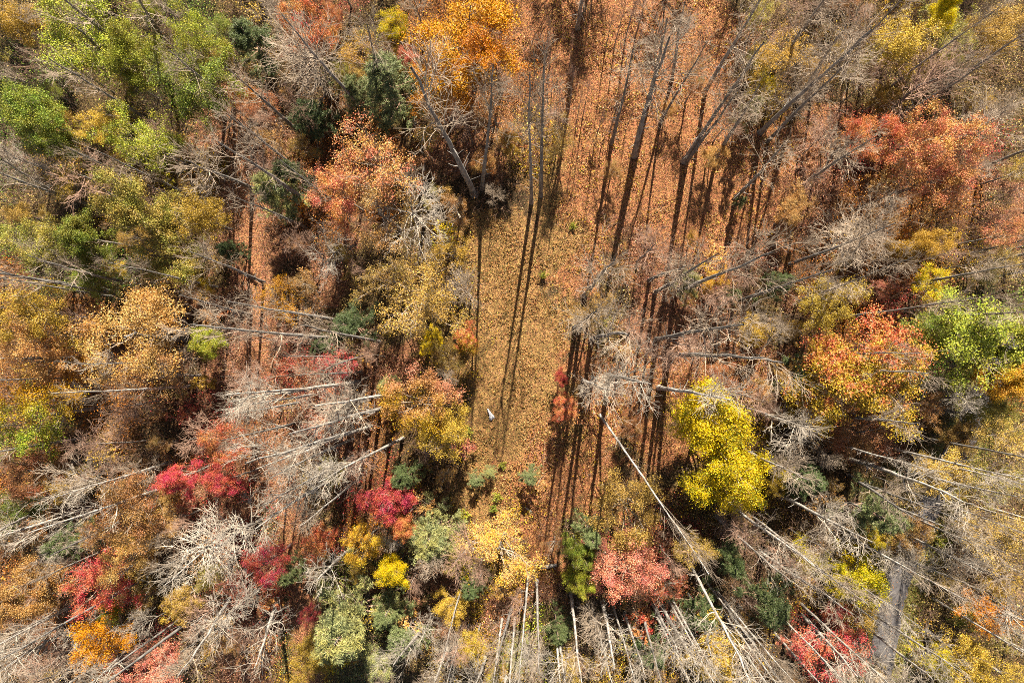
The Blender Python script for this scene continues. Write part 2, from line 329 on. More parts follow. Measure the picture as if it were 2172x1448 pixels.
TALL = [proto_bare_tall(i) for i in range(8)]
MID = [proto_bare_mid(i) for i in range(6)]
DENSE = [proto_leafy(i, 38000, (.08, .15), .27, 1.0) for i in range(5)]
OPEN = [proto_leafy(i, 19000, (.075, .15), .25, 1.0, 350) for i in range(4)]
SPARSE = [proto_leafy(i, 8000, (.075, .15), .24, 1.05, 400) for i in range(5)]
PINE = [proto_pine(i) for i in range(3)]
SAP = [proto_sapling(i) for i in range(6)]
BUSH = [proto_bush(i) for i in range(3)]
def spread_of(pr):
    me = pr[0].get('crown') or pr[0]['foliage']; a = np.empty(len(me.vertices) * 3, dtype=np.float32); me.vertices.foreach_get('co', a); a = a.reshape(-1, 3)
    c = np.median(a[:, :2], 0); return 2 * np.percentile(np.hypot(a[:, 0] - c[0], a[:, 1] - c[1]), 93)

# ------------------------------------------------------------------ placing things
THINGS = []     # (root, what, image position, size word) for the labels
def place(proto, name, cat, base, h, top=None, wide=1.0, leafmat=None, bark=None, twig=None, rotz=None, what='', label=None, group=None, px=None, anchor=None):
    parts, h0 = proto
    e = bpy.data.objects.new(name, None); COL.objects.link(e); e.empty_display_size = .5
    e.location = base; e.rotation_mode = 'QUATERNION'
    q = Quaternion((0, 0, 1), random.uniform(0, 6.283) if rotz is None else rotz)
    if top is not None: q = Vector((0, 0, 1)).rotation_difference((Vector(top) - Vector(base)).normalized()) @ q
    e.rotation_quaternion = q; s = h / h0; e.scale = (s * wide, s * wide, s)
    e['category'] = cat
    if group: e['group'] = group
    for pn, me in parts.items():
        o = bpy.data.objects.new(pn, me); COL.objects.link(o); o.parent = e
        m = leafmat if pn in ('crown', 'foliage') else (bark if pn == 'trunk' else twig)
        if m is not None: o.material_slots[0].link = 'OBJECT'; o.material_slots[0].material = m
    THINGS.append(dict(o=e, what=what, label=label, px=px or pix(base), anchor=anchor))
    return e

PALETTE_OF = {'G': ['green', 'deepgreen', 'lime'], 'L': ['lime', 'green', 'gold'], 'Y': ['gold', 'yellow', 'tan'], 'O': ['orange', 'copper', 'gold'], 'R': ['red', 'pink', 'crimson'],
  'P': ['rust', 'pinkgold', 'copper'], 'T': ['tan', 'olive', 'gold'], 'B': ['brown', 'rust', 'tan', 'copper'], 'C': ['copper', 'rust'], 'K': ['tan', 'gold', 'lime'], 'S': ['sage', 'tan', 'olive']}

# --- the leafy trees one can pick out: u, v of the crown, its width in photo pixels, height m, tones, D/O/S density, label
LEAFY = [
 (150,60,190,15,'lime','O','yellow green tree under the snaking grey trunk at the top left corner','lime tree in the top left corner'),
 (262,95,130,14,'lime','D','lime crown just right of the dark trunk near the top left',None),
 (405,85,120,15,'lime','O','vivid green tree near the top edge, above the pale green crown','vivid green tree at the top'),
 (385,180,160,14,'green','O','pale green crown half veiled by bare twigs near the top left','pale green crown'),
 (50,235,130,15,'green','D','deep green tree on the left edge, upper of two side by side','deep green tree on the left edge'),
 (95,290,90,12,'green','O','smaller deep green crown below right of its green neighbour on the left edge',None),
 (212,268,90,11,'gold','O','small golden orange crown left of the yellow green tree',None),
 (320,305,140,13,'lime','O','yellow green tree above the round olive tan crown','yellow green tree above the olive one'),
 (290,430,165,17,'olive','D','big round olive tan crown standing alone at the upper left','round olive tan tree'),
 (405,450,100,13,'gold','O','gold speckled crown on the right shoulder of the olive tan tree',None),
 (172,492,105,13,'green','D','green yellow crown touching the olive tan tree from the left',None),
 (50,520,130,12,'olive','O','dark olive green crown on the left edge below the bare grey limbs','dark olive crown on the left edge'),
 (345,545,130,12,'olive','O','dark shaded green crown below the olive tan tree',None),
 (195,605,65,9,'green','O','small green crown beside the lying grey trunk at the left',None),
 (55,660,150,16,'gold','O','golden orange crown on the left edge, upper of two','golden orange tree on the left edge'),
 (40,770,140,15,'copper','O','copper orange crown on the left edge under the golden one',None),
 (262,710,220,17,'copper','O','wide copper orange oak left of the leaf strewn trail','wide copper orange oak'),
 (330,800,150,13,'rust','S','thin rust crown at the lower right foot of the copper oak',None),
 (62,880,170,15,'greenorange','O','crown turning from orange to green on the left edge','green and orange tree on the left edge'),
 (427,725,75,9,'lime','D','small lime crown between the copper oak and the trail','small lime tree by the trail'),
 (465,945,95,13,'red','O','red crown right of the crimson pair beside the trail','red tree beside the trail'),
 (378,1008,80,11,'crimson','D','small crimson crown left below the red tree beside the trail',None),
 (480,1020,70,11,'crimson','D','crimson crown directly below the red tree beside the trail',None),
 (265,1060,150,14,'rust','O','rust orange crown right of the fan of bare twigs at the lower left','rust orange tree at the lower left'),
 (45,1005,110,13,'rust','O','rust crown on the left edge above a dark green one',None),
 (35,1070,90,11,'deepgreen','O','dark green crown in shade on the left edge',None),
 (205,1235,130,13,'crimson','O','crimson and orange crown above a small lime bush at the lower left','crimson and orange tree'),
 (265,1195,100,13,'copper','O','tan orange crown touching the crimson one at the lower left',None),
 (220,1300,60,8,'lime','O','small lime crown tucked under the crimson and orange tree',None),
 (50,1260,135,14,'copper','D','tan orange crown on the left edge near the bottom',"tan orange tree on the left edge"),
 (190,1370,120,13,'orange','O','orange crown near the bottom left corner','orange tree near the bottom left corner'),
 (335,1425,120,11,'pink','O','pinkish red crown cut by the bottom edge at the left','pinkish tree on the bottom edge'),
 (552,1203,85,12,'crimson','O','crimson crown just left of the big sage pine','crimson tree left of the sage pine'),
 (665,1158,75,10,'red','O','small red crown between the two crimson trees at the lower middle',None),
 (826,1068,100,13,'crimson','D','deep crimson crown at the edge of the clearing','deep crimson tree by the clearing'),
 (850,1108,65,10,'red','D','scarlet crown tucked under the deep crimson tree',None),
 (762,1160,85,12,'yelloworange','O','yellow orange crown left below the deep crimson tree',None),
 (826,1222,68,11,'yellow','D','small bright yellow green crown above right of the big sage pine','small yellow green tree by the pine'),
 (652,1305,45,8,'crimson','O','small crimson crown at the left edge of the big sage pine',None),
 (655,1418,90,10,'gold','O','gold crown on the bottom edge under the big sage pine',None),
 (885,855,160,16,'pinkgold','O','pink gold crown left of the white boulder','pink gold tree left of the boulder'),
 (930,925,110,13,'gold','O','golden lower crown beside the pink gold tree',None),
 (998,722,62,8,'redorange','D','small orange red crown on the left rim of the clearing','small orange red tree on the clearing rim'),
 (965,765,80,8,'brown','O','dark brown crown below left of the small orange red tree',None),
 (1065,1160,175,8,'peach','S','pale yellow orange crown at the foot of the clearing','pale yellow orange tree below the clearing'),
 (1005,1385,60,11,'gold','O','narrow yellow orange crown near the bottom edge',None),
 (955,1300,75,10,'gold','O','small yellow orange crown below the pale sage pines',None),
 (1085,1385,75,9,'lime','S','thin lime crown behind white trunks on the bottom edge',None),
 (1225,1178,68,11,'green','D','green crown left of the round pinkish red tree','green tree beside the pinkish red one'),
 (1222,1235,60,9,'lime','D','small yellow green crown under the green tree beside the pinkish red one',None),
 (1345,1215,150,13,'pink','O','round pinkish red tree at the lower middle','round pinkish red tree'),
 (1285,1165,80,10,'pink','S','thin pink crown on the upper left shoulder of the round pinkish red tree',None),
 (1335,1085,160,14,'tan','O','wide tan speckled crown above the round pinkish red tree','wide tan speckled tree'),
 (1535,905,195,15,'yellow','D','big bright yellow tree right of the pale leaning trunk','big bright yellow tree'),
 (1570,1010,165,14,'yellow','D','lower bright yellow crown merging with the big yellow tree',None),
 (1500,1400,130,13,'gold','D','mustard yellow crown on the bottom edge right of the white trunks','mustard tree on the bottom edge'),
 (1860,750,265,17,'redorange','D','very large orange red maple at the right','very large orange red maple'),
 (2070,750,190,15,'lime','O','lime green tree right of the large orange red maple','lime green tree at the right edge'),
 (2150,800,110,14,'yelloworange','D','yellow orange crown on the right edge below the lime green tree',None),
 (2010,700,90,13,'green','O','green crown squeezed between the large maple and the lime green tree',None),
 (1835,915,130,11,'rust','O','reddish brown crown under the large orange red maple','reddish brown crown below the maple'),
 (1828,1250,90,11,'yellow','O','yellow tree on the left verge of the grey road','yellow tree beside the road'),
 (1725,1200,95,11,'yellow','S','thin yellow crown left of the yellow tree beside the road',None),
 (1765,1365,140,11,'crimson','S','loose crimson crown left of the road near the bottom','loose crimson tree left of the road'),
 (1800,1320,70,9,'crimson','O','small crimson crown against the left edge of the road',None),
 (2060,1400,100,11,'gold','O','yellow orange crown right of the road at the bottom edge','yellow orange tree by the road'),
 (2000,1415,80,9,'yellow','O','yellow crown right of the road on the bottom edge',None),
 (2015,285,150,15,'redgold','O','red and orange tree near the upper right, right one of two','red and orange tree at the upper right'),
 (1860,280,115,13,'red','O','red crown left of the red and orange tree at the upper right','red crown at the upper right'),
 (1985,370,120,12,'redgold','O','orange crown under the red and orange tree at the upper right',None),
 (2138,752,100,12,'lime','D','lime crown on the right edge touching the yellow orange one',None),
 (2085,835,70,9,'olive','O','olive crown over a grey bit of road below the lime green tree',None),
 (2135,490,90,11,'redgold','S','thin red orange crown on the right edge','thin red orange tree on the right edge'),
 (1960,525,85,12,'gold','D','gold crown above the dark limb at the right','gold crown at the right'),
 (1870,490,95,12,'copper','S','loose orange crown between bare limbs at the right',None),
 (1775,625,120,12,'gold','O','gold crown on the upper left shoulder of the large maple',None),
 (985,70,225,17,'orange','O','big vivid orange tree at the top edge','big vivid orange tree'),
 (1050,110,130,15,'orange','O','smaller vivid orange crown on the right flank of the big orange tree',None),
 (935,190,130,13,'orange','O','orange brown crown hanging below the big vivid orange tree',None),
 (1055,245,110,11,'copper','S','thin copper crown under the vivid orange pair',None),
 (642,45,115,14,'red','O','red tree at the top edge behind bare grey twigs','red tree at the top edge'),
 (685,95,60,10,'redgold','S','small red orange crown below right of the red tree at the top edge',None),
 (715,400,130,14,'redgold','O','orange red crown on the left half of the wide twiggy tree',None),
 (815,345,180,15,'redgold','S','wide twiggy orange tree below the big grey green pine','wide twiggy orange tree'),
 (810,450,170,13,'copper','S','thin orange crown with forked bare boughs under the twiggy orange tree',None),
 (868,115,42,8,'pink','O','small pink crown at the left flank of the big orange tree',None),
 (835,50,75,9,'yellow','O','small yellow crown left of the big orange tree near the top',None),
 (838,75,45,7,'gold','D','tiny gold crown under the small yellow one near the top',None),
 (1650,130,110,10,'gold','S','pale yellow crown crossed by dark trunks at the upper right','pale yellow crown between dark trunks'),
 (1915,70,110,12,'gold','O','gold tree near the top edge at the right','gold tree near the top right'),
 (2000,22,70,12,'yellow','D','bright yellow crown on the top edge at the right',None),
 (1085,290,48,8,'gold','D','small gold crown left of two slim dark trunks above the clearing','small gold tree above the clearing'),
 (1195,290,90,9,'tan','S','tan crown right of two slim dark trunks above the clearing',None),
 (1188,803,36,6,'crimson','D','tiny crimson tree in the open clearing','tiny crimson tree in the clearing'),
 (1194,868,62,8,'red','O','dark red thin sapling crown below the tiny crimson tree',None),
 (985,958,45,5,'pink','O','tiny pink crown left of the clearing below a green bush',None),
 (640,790,120,10,'red','S','scattered red crown among white branches left of centre','scattered red crown left of centre'),
 (715,775,100,9,'crimson','S','scattered crimson crown right of the scattered red one left of centre',None),
 (700,880,120,9,'pink','S','thin pink crown under white branches left of centre',None),
 (950,530,90,8,'gold','S','gold crown on the left rim of the clearing, above the brown one','gold tree on the clearing rim'),
 (885,635,190,13,'tan','S','wide tan speckled crown left of the clearing','wide tan crown left of the clearing'),
 (830,590,140,12,'brown','S','brown twiggy crown behind the wide tan one left of the clearing',None),
 (1265,660,95,14,'tan','S','tan speckled crown at the right rim of the clearing','tan crown at the right rim of the clearing'),
 (1505,600,55,7,'yelloworange','O','small orange crown beside the dark green pine right of centre',None),
 (1522,597,28,4,'crimson','D','tiny crimson crown between the small orange crown and the dark pine',None),
 (1600,690,60,9,'gold','O','small gold crown right of centre amid bare branches','small gold tree right of centre'),
 (590,640,110,9,'orange','S','thin orange crown right of the trail near the middle left','thin orange crown by the trail'),
 (455,130,60,10,'tan','S','thin tan crown right of the vivid green tree',None),
 (510,200,60,8,'orange','O','small orange crown above the start of the trail','small orange crown above the trail'),
 (30,30,90,12,'gold','O','gold crown in the extreme top left corner',None),
 (2135,60,110,12,'tan','O','olive tan crown in the top right corner','olive tan crown in the top right corner'),
 (2140,930,120,12,'tan','S','tan speckled crown on the right edge below the road bend',None),
 (2110,1010,140,12,'olive','S','olive speckled crown near the right edge','olive speckled crown near the right edge'),
 (2120,1120,150,10,'tan','S','thin gold crown near the right edge below the olive speckled one',None),
 (1945,1135,90,9,'brown','O','dull brown crown added over the shaded road where it bends',None),  # added dark crown, covers the road where only pine shade lies
 (1925,1175,60,7,'tan','S','thin tan crown over the grey road just below its bend',None),
 (1850,1440,70,8,'tan','S','thin tan crown over the grey road on the bottom edge',None),
 (1995,1020,100,9,'tan','O','tan crown over the grey road above the bend',None),
 (2040,935,80,8,'brown','O','thin brown crown over the upper stretch of road',None),
 (2085,880,95,9,'olive','O','olive crown over the road below the lime green tree',None),
 (2155,690,90,13,'lime','D','lime yellow crown on the right edge above the yellow orange one',None),
 (2100,1300,110,10,'orange','S','thin orange brown crown right of the road near the corner',None),
]
DEN = {'D': DENSE, 'O': OPEN, 'S': SPARSE}
for j, (u, v, w, h, tone, den, lab, anch) in enumerate(LEAFY):
    zc = h * .68; p = at(u, v, zc); base = (p.x, p.y, 0)
    width = w * (H - zc) / F; s0 = 14 * 0 + 10.0                                # prototypes are about 10 m across at 14 m tall
    pr = DEN[den][j % len(DEN[den])]
    rz = 0.0 if tone in ('redorange', 'pinkgold', 'greenorange') else None
    if h < 6: pr = SAP[4]
    wide = width / (spread_of(pr) * h / pr[1])
    place(pr, 'maple_tree' if tone in ('red', 'crimson', 'pink', 'redorange', 'redgold') else ('oak_tree' if tone in ('copper', 'rust', 'brown', 'tan', 'olive') else 'broadleaf_tree'),
          'tree', base, h, wide=wide, leafmat=M[tone], rotz=rz, label=lab, px=(u, v), anchor=anch)

# --- pines: u, v, width, height, tone, label
PINES = [
 (835,185,150,12,'pine','big grey green pine with bare twigs across it','big grey green pine'),
 (765,200,70,9,'pine','smaller grey green pine leaning on the big one from the left',None),
 (742,1315,165,13,'sage','big sage green pine near the bottom','big sage pine'),
 (700,1360,85,9,'sage','shorter sage pine below the big sage pine',None),
 (915,1135,115,10,'sage','sage green pine left of the pale yellow orange tree','sage pine left of the clearing foot'),
 (865,1340,95,9,'pine','grey green pine right of the big sage pine near the bottom',None),
 (825,1290,70,9,'pine','shaded pine between the small yellow tree and the big sage pine',None),
 (1842,1083,95,12,'pine','fluffy green pine left of the grey road','fluffy green pine by the road'),
 (1122,1010,44,4,'pine','small round pine standing alone in the lower clearing','small round pine in the clearing'),
 (1008,1018,36,3,'pine','tiny pine beside a thin line of shadow, lower left rim of the clearing',None),
 (1038,1004,28,2.6,'sage','tiny pale pine right beside the other tiny pine at the clearing rim',None),
 (628,375,70,10,'darkpine','dark pine right above the orange red crown at the upper left',None),
 (592,405,110,10,'sage','soft sage pine left of the orange red crown at the upper left','soft sage pine at the upper left'),
 (492,535,48,7,'darkpine','small dark pine beside the trail','small dark pine beside the trail'),
 (860,1005,62,9,'darkpine','dark pine left below the gold crown at the rim of the clearing','dark pine left of the clearing'),
 (1585,243,46,9,'sage','pale fluffy pine among dark trunks at the upper right','pale fluffy pine among the dark trunks'),
 (1567,428,24,4,'pine','tiny green pine in the long trunk shadows',None),
 (1457,600,58,8,'sage','pale sage pine right of centre under a bare limb','pale sage pine right of centre'),
 (1547,630,44,7,'darkpine','dark green pine right of centre beside tiny crimson crown',None),
 (1640,605,60,9,'darkpine','dark pine behind white twigs right of centre',None),
 (745,690,90,8,'darkpine','dark pine behind white branches left of centre','dark pine left of centre'),
 (822,820,46,7,'sage','pale pine above the pink gold tree',None),
 (690,740,60,7,'darkpine','small dark pine by the scattered red crown',None),
 (1540,1180,70,9,'darkpine','dark pine in shade below the big yellow tree','dark pine below the yellow tree'),
 (1700,1010,90,10,'darkpine','dark pine right of the big yellow tree',None),
 (1480,1290,90,8,'darkpine','dark pine behind white trunks near the bottom',None),
 (1250,1130,60,9,'pine','pine at the left of the wide tan speckled tree',None),
 (1000,1240,60,8,'darkpine','dark pine under the pale yellow orange tree',None),
 (1180,1330,60,7,'darkpine','dark pine between white trunks near the bottom',None),
 (1620,1270,110,9,'darkpine','dark pine among crossing limbs left of the road',None),
 (150,1150,90,8,'darkpine','dark pine in deep shade at the lower left',None),
 (660,260,90,8,'darkpine','dark pine in shade left of the big grey green pine',None),
 (545,95,100,8,'darkpine','dark pine in shade near the top, left of the red tree',None),
 (620,1210,60,7,'pine','small pine right beside the crimson tree near the sage pine',None),
 (1375,1370,80,8,'darkpine','dark pine among leaning white trunks on the bottom edge',None),
 (1690,800,90,8,'darkpine','dark pine left of the large orange red maple',None),
]
for j, (u, v, w, h, tone, lab, anch) in enumerate(PINES):
    p = at(u, v, h * .55); width = w * (H - h * .55) / F
    place(PINE[j % 3], 'pine_tree', 'pine', (p.x, p.y, 0), h, wide=width / (spread_of(PINE[j % 3]) * h / 12), leafmat=M[tone], label=lab, px=(u, v), anchor=anch)

# --- tall leafless trees: base u, v -> upper end of the stem u, v
BARE = [
 (1297,305,1340,130),(1400,262,1480,110),(1495,195,1618,-10),(1450,342,1590,125),(1455,345,1545,225),(1612,282,1800,95),(1640,150,1755,-10),(1895,257,2060,150),
 (1705,390,1833,304),(1127,430,1125,185),(1147,415,1153,180),(1006,411,900,180),(785,249,620,62),(816,169,770,60),(640,286,500,160),(654,376,500,255),
 (664,435,490,315),(650,483,520,425),(270,107,120,-15),(345,273,130,145),(497,221,370,120),(535,400,400,335),(338,72,290,-10),(160,438,20,345),
 (276,601,90,550),(560,599,420,540),(532,668,400,630),(726,680,520,645),(709,718,450,693),(805,725,650,690),(778,751,690,780),(761,811,520,828),
 (685,825,510,848),(844,834,690,860),(809,867,640,912),(785,905,560,965),(623,898,490,930),(854,929,710,1002),(747,969,580,1060),(764,1013,655,1100),
 (733,1000,560,1110),(359,981,140,1045),(249,1110,120,1172),(86,1080,-10,1130),(166,1276,-5,1368),(180,1400,80,1455),(269,1376,200,1450),(490,1120,370,1225),
 (520,1210,400,1400),(744,1162,680,1222),(590,1270,545,1400),(956,1355,915,1460),(901,1328,840,1400),(1029,1394,1010,1470),(1085,1290,1052,1400),(1121,1214,1103,1440),
 (1187,1335,1197,1470),(1211,1255,1230,1440),(1278,1276,1300,1400),(1325,1300,1362,1420),(1361,1297,1398,1430),(1387,1283,1440,1390),(1404,1286,1470,1400),(1273,880,1470,1170),
 (1456,1186,1600,1430),(1491,1320,1505,1380),(1515,1300,1600,1440),(1518,1096,1660,1215),(1636,1038,1820,1135),(1570,948,1700,1020),(1574,862,1720,910),(1398,822,1525,849),
 (1418,753,1610,765),(1392,720,1545,692),(1389,620,1505,549),(1429,621,1610,542),(1556,642,1740,580),(1377,594,1439,560),(1240,627,1290,560),(1220,695,1262,655),
 (1254,722,1312,700),(1237,808,1290,829),(1291,797,1368,812),(1936,602,2160,562),(1975,672,2160,662),(1785,606,1930,552),(1781,573,1830,510),(1768,882,1930,898),
 (1805,975,2030,1047),(1926,1000,2130,1048),(1800,1008,1925,1090),(1926,1093,2050,1145),(1885,1115,2060,1200),(1898,1172,2060,1252),(1803,1267,2010,1410),(1824,1317,1960,1420),
 (1843,1386,1920,1460),(1712,1314,1810,1420),(2095,1280,2190,1322),(1612,1169,1780,1285),(1690,640,1800,600),(1345,330,1395,100),(1378,205,1412,60),(1425,170,1448,30),(1628,300,1780,150),(1690,215,1790,60),(1520,330,1600,200),(1225,60,1240,-60),(1560,420,1650,320),(1022,400,1047,190),
]
for j, (bu, bv, tu, tv) in enumerate(BARE):
    b = at(bu, bv); rb = math.hypot(bu - NU, bv - NV); rt = math.hypot(tu - NU, tv - NV)
    h = H * (1 - rb / rt) ; h = min(27., max(18., h * 1.0)); 
    t = at(tu, tv, h)
    full = h / .86
    d = math.hypot(t.x - b.x, t.y - b.y)
    low = bv > NV - 30
    fork = random.random()
    pr = TALL[(0, 4, 7, 2)[j % 4] if bv < 480 else (j * 5 + 3) % 8]
    hh = math.hypot(full, d)
    ang = math.atan2(-(tv - bv), tu - bu); wd = ['right', 'upper right', 'top', 'upper left', 'left', 'lower left', 'bottom', 'lower right'][int(round(ang / (math.pi / 4))) % 8]
    wide = random.uniform(.66, .92) * (.8 if 500 < bu < 860 and 640 < bv < 1130 else 1) * (1.15 if bv < 480 else 1) * (.52 if (bu, bv) in ((1273, 880), (1121, 1214)) else .7 if (bu, bv) in ((1022, 400), (1147, 415), (1127, 430), (1273, 880), (1121, 1214), (1456, 1186)) else .72 if j in (1, 67) or h < 17 else 1)
    if bv > 880 and (j % 3): mt = (PALE, PTWIG)
    elif low: mt = (PALE if j % 2 else BARK, PTWIG if j % 3 else TWIG)  # trunks seen from the sunny side get the lighter tones
    else: mt = (BARK, TWIG)
    place(pr, 'bare_tree', 'bare tree', b, hh, top=t, wide=wide, bark=mt[0], twig=mt[1],
          what=('tall pale leafless tree' if mt[0] is PALE else 'tall dark leafless tree'), px=((bu + tu) / 2, (bv + tv) / 2), group='tall leafless trees')

# --- broad fans of bare twigs: u, v, width, height, twigs, label
for j, (u, v, w, h, tw, lab) in enumerate([
 (692,520,130,11,PTWIG,'pale star shaped fan of bare twigs right of the trail at the upper left'),
 (988,618,110,9,TWIG,'grey fan of bare twigs on the right shoulder of the wide tan crown'),
 (868,440,190,13,PTWIG,'wide forked bare boughs spreading over the twiggy orange tree'),
 (470,1150,170,14,PTWIG,'pale bare crown between the red tree and the lower left crimson crowns'),
 (462,1320,190,14,PTWIG,'large pale bare crown near the bottom edge left of the crimson tree'),
 (160,1045,170,13,TWIG,'round fan of fine bare twigs above the left edge shade'),
 (190,400,160,11,RTWIG,'reddish grey bare crown left of the round olive tan tree'),
 (25,330,120,12,PTWIG,'pale bare crown on the left edge under the deep green trees'),
 (30,1400,150,13,PTWIG,'tangled pale bare crown in the bottom left corner'),
 (640,130,190,14,TWIG,'wide bare crown veiling the red tree at the top edge'),
 (700,880,150,12,PTWIG,'pale bare crown left of the pink gold tree'),
 (1270,800,110,10,PTWIG,'pale bare crown above the pale leaning trunk'),
 (1790,330,130,11,TWIG,'grey bare crown left below the red crown at the upper right'),
 (1960,180,190,13,RTWIG,'brownish bare crown above the red and orange tree'),
 (2110,260,160,13,TWIG,'grey bare crown on the right edge beside the red and orange tree'),
 (1830,490,150,12,TWIG,'grey bare crown with dark forked boughs above the large maple'),
 (1680,930,130,11,PTWIG,'pale bare crown just right of the big bright yellow tree'),
 (1000,1175,130,10,RTWIG,'reddish bare crown left of the pale yellow orange tree'),
 (960,1420,120,10,PTWIG,'pale bare crown on the bottom edge below the gold crowns'),
 (1110,1410,110,11,PTWIG,'whitish bare crown in the middle of the bottom edge'),
 (2130,1230,140,12,TWIG,'grey bare crown on the right edge right of the road')]):
    p = at(u, v, h * .68); me = MID[j % 6][0]['branches']; a = np.empty(len(me.vertices) * 3, dtype=np.float32); me.vertices.foreach_get('co', a); a = a.reshape(-1, 3)
    sp_ = 2 * np.percentile(np.hypot(a[:, 0], a[:, 1]), 93)
    place(MID[j % 6], 'bare_tree', 'bare tree', (p.x, p.y, 0), h, wide=w * (H - h * .68) / F / (sp_ * h / 13), bark=BARK, twig=tw, label=lab, px=(u, v))

# --- fills by region
open_cells = {'C': (.05, .10, .12, .30), 'K': (.0, .0, .0, .12)}
dens = {'G': (.6, .35, .7, .9), 'L': (.6, .35, .6, .9), 'Y': (.5, .25, .8, 1.3), 'O': (.55, .35, .9, 1.2), 'R': (.5, .3, .9, 1.2), 'P': (.3, .2, 1.1, 1.3), 'T': (1.1, .12, 1.15, 1.4),
        'B': (1.0, .12, 1.2, 1.3), 'S': (.4, .3, .8, 1.0)}
centers = [(u, v, w * .42) for (u, v, w, *_r) in LEAFY] + [(u, v, w * .42) for (u, v, w, *_r) in PINES]
def clear_of(p, rad_trail=1.9, rad_road=2.6):
    x, y = np.array([p.x]), np.array([p.y])
    return dist_poly(x, y, TRW)[0] > rad_trail and dist_poly(x, y, RDW)[0] > rad_road
fills = []
for r_ in range(12):
    for c_ in range(18):
        L = REG[r_][c_]; D = open_cells.get(L) or dens[L]
        for kind, dn in enumerate(D):
            n = int(dn) + (random.random() < dn - int(dn))
            for _ in range(n):
                fills.append((kind, (c_ + random.random()) * CU_X, (r_ + random.random()) * CU_Y, L))
random.shuffle(fills)
cnt = [0, 0, 0, 0]
for kind, u, v, L in fills:
    if kind in (0, 1) and any(math.hypot(u - a, v - b) < w for a, b, w in centers): continue
    if kind == 2 and any(math.hypot(u - a, v - b) < w * .8 for a, b, w in centers): continue
    tone = random.choice(PALETTE_OF[L])
    h = [random.uniform(5, 9), random.uniform(4.5, 8), random.uniform(7, 13), random.uniform(2.2, 5.5)][kind]
    p = at(u, v, h * .6)
    base = Vector((p.x, p.y, 0))
    bu, bv = pix(base)
    if REG[int(min(11, max(0, bv / CU_Y)))][int(min(17, max(0, bu / CU_X)))] == 'K' and kind != 3: continue
    if not clear_of(base): continue
    cnt[kind] += 1
    if kind in (0, 1):
        if L in 'SG' and kind == 1 and random.random() < .4:
            place(random.choice(PINE), 'pine_tree', 'pine', base, h, wide=random.uniform(.7, 1), leafmat=M['darkpine' if L == 'G' else 'sage'], what='filler pine with ' + ('dark needles' if L == 'G' else 'sage needles'), px=(u, v), group='young pines')
        else:
            pr = random.choice(SPARSE if kind == 0 else OPEN)
            nm = 'oak_tree' if tone in ('copper', 'rust', 'brown', 'tan', 'olive') else 'maple_tree' if tone in ('red', 'crimson', 'pink') else 'broadleaf_tree'
            place(pr, nm, 'tree', base, h, wide=random.uniform(.75, 1.05), leafmat=M[tone], twig=random.choice([TWIG, RTWIG, PTWIG]), what=('thin ' if kind == 0 else 'leafy ') + LEAFWORD[tone].replace('sparse ', '') + ' tree', px=(u, v), group='understorey trees')
    elif kind == 2:
        red = L in 'PRC' or random.random() < .3
        place(random.choice(MID), 'slender_bare_tree', 'bare tree', base, h, wide=random.uniform(.7, 1.0), twig=RTWIG if red else (PTWIG if v > 800 and random.random() < .5 else TWIG),
              what='small leafless tree with ' + ('reddish' if red else 'grey') + ' twigs', px=(u, v), group='small leafless trees')
    else:
        if cnt[3] > 265: continue
        place(random.choice(SAP), 'sapling', 'sapling', base, h, wide=random.uniform(.8, 1.3), leafmat=M[tone], what='low sapling with ' + LEAFWORD[tone].replace('sparse ', '') + ' leaves', px=(u, v), group='saplings')
# more tall leafless trees in the woods at both sides and along the bottom
for j in range(75):
    for _ in range(40):
        u, v = random.uniform(-20, 2190), random.uniform(-20, 1440)
        L = REG[int(min(11, max(0, v / CU_Y)))][int(min(17, max(0, u / CU_X)))]
        ok = L not in 'CK' and (u > 1330 or u < 830 or v > 1200) and clear_of(at(u, v)) and math.hypot(u - NU, v - NV) > 330
        near_lm = any(math.hypot(u - a, v - b) < w * .9 and w > 45 for a, b, w in centers)
        if ok and not near_lm and (v > 560 or random.random() < .45): break
    b = at(u, v); low = v > NV  # low trunks show their sunny side, painted with the lighter bark
    place(TALL[j % 8], 'bare_tree', 'bare tree', b, random.uniform(17, 25), wide=random.uniform(.5, .72), bark=PALE if low and j % 2 else BARK, twig=PTWIG if low and j % 3 == 0 else TWIG,
          what='slim ' + ('pale' if low and j % 2 else 'dark grey') + ' leafless tree', px=(NU + (u - NU) * 1.2, NV + (v - NV) * 1.2), group='tall leafless trees')
# more trunks in the lighter sunlit bark tone, fanning out along the bottom and the lower right
for j in range(34):
    u, v = (random.uniform(1000, 1560), random.uniform(1250, 1400)) if j < 14 else (random.uniform(1600, 2150), random.uniform(930, 1400))
    b = at(u, v)
    if not clear_of(b): continue
    place(TALL[(2, 6, 4, 0)[j % 4]], 'bare_tree', 'bare tree', b, random.uniform(19, 26), wide=random.uniform(.42, .6), bark=PALE, twig=PTWIG if j % 2 else TWIG,
          what='thin whitish leafless tree', px=(NU + (u - NU) * 1.2, NV + (v - NV) * 1.2), group='tall leafless trees')
# slim bare poles above the clearing
for j in range(26):
    u, v = random.uniform(1150, 1330), random.uniform(20, 330)
    b = at(u, v); 
    place(TALL[2 if j % 2 else 6], 'slender_bare_tree', 'bare tree', b, random.uniform(7, 11), wide=random.uniform(.45, .65), bark=BARK, twig=RTWIG, what='slim young leafless pole', px=(u, v), group='slim young poles')
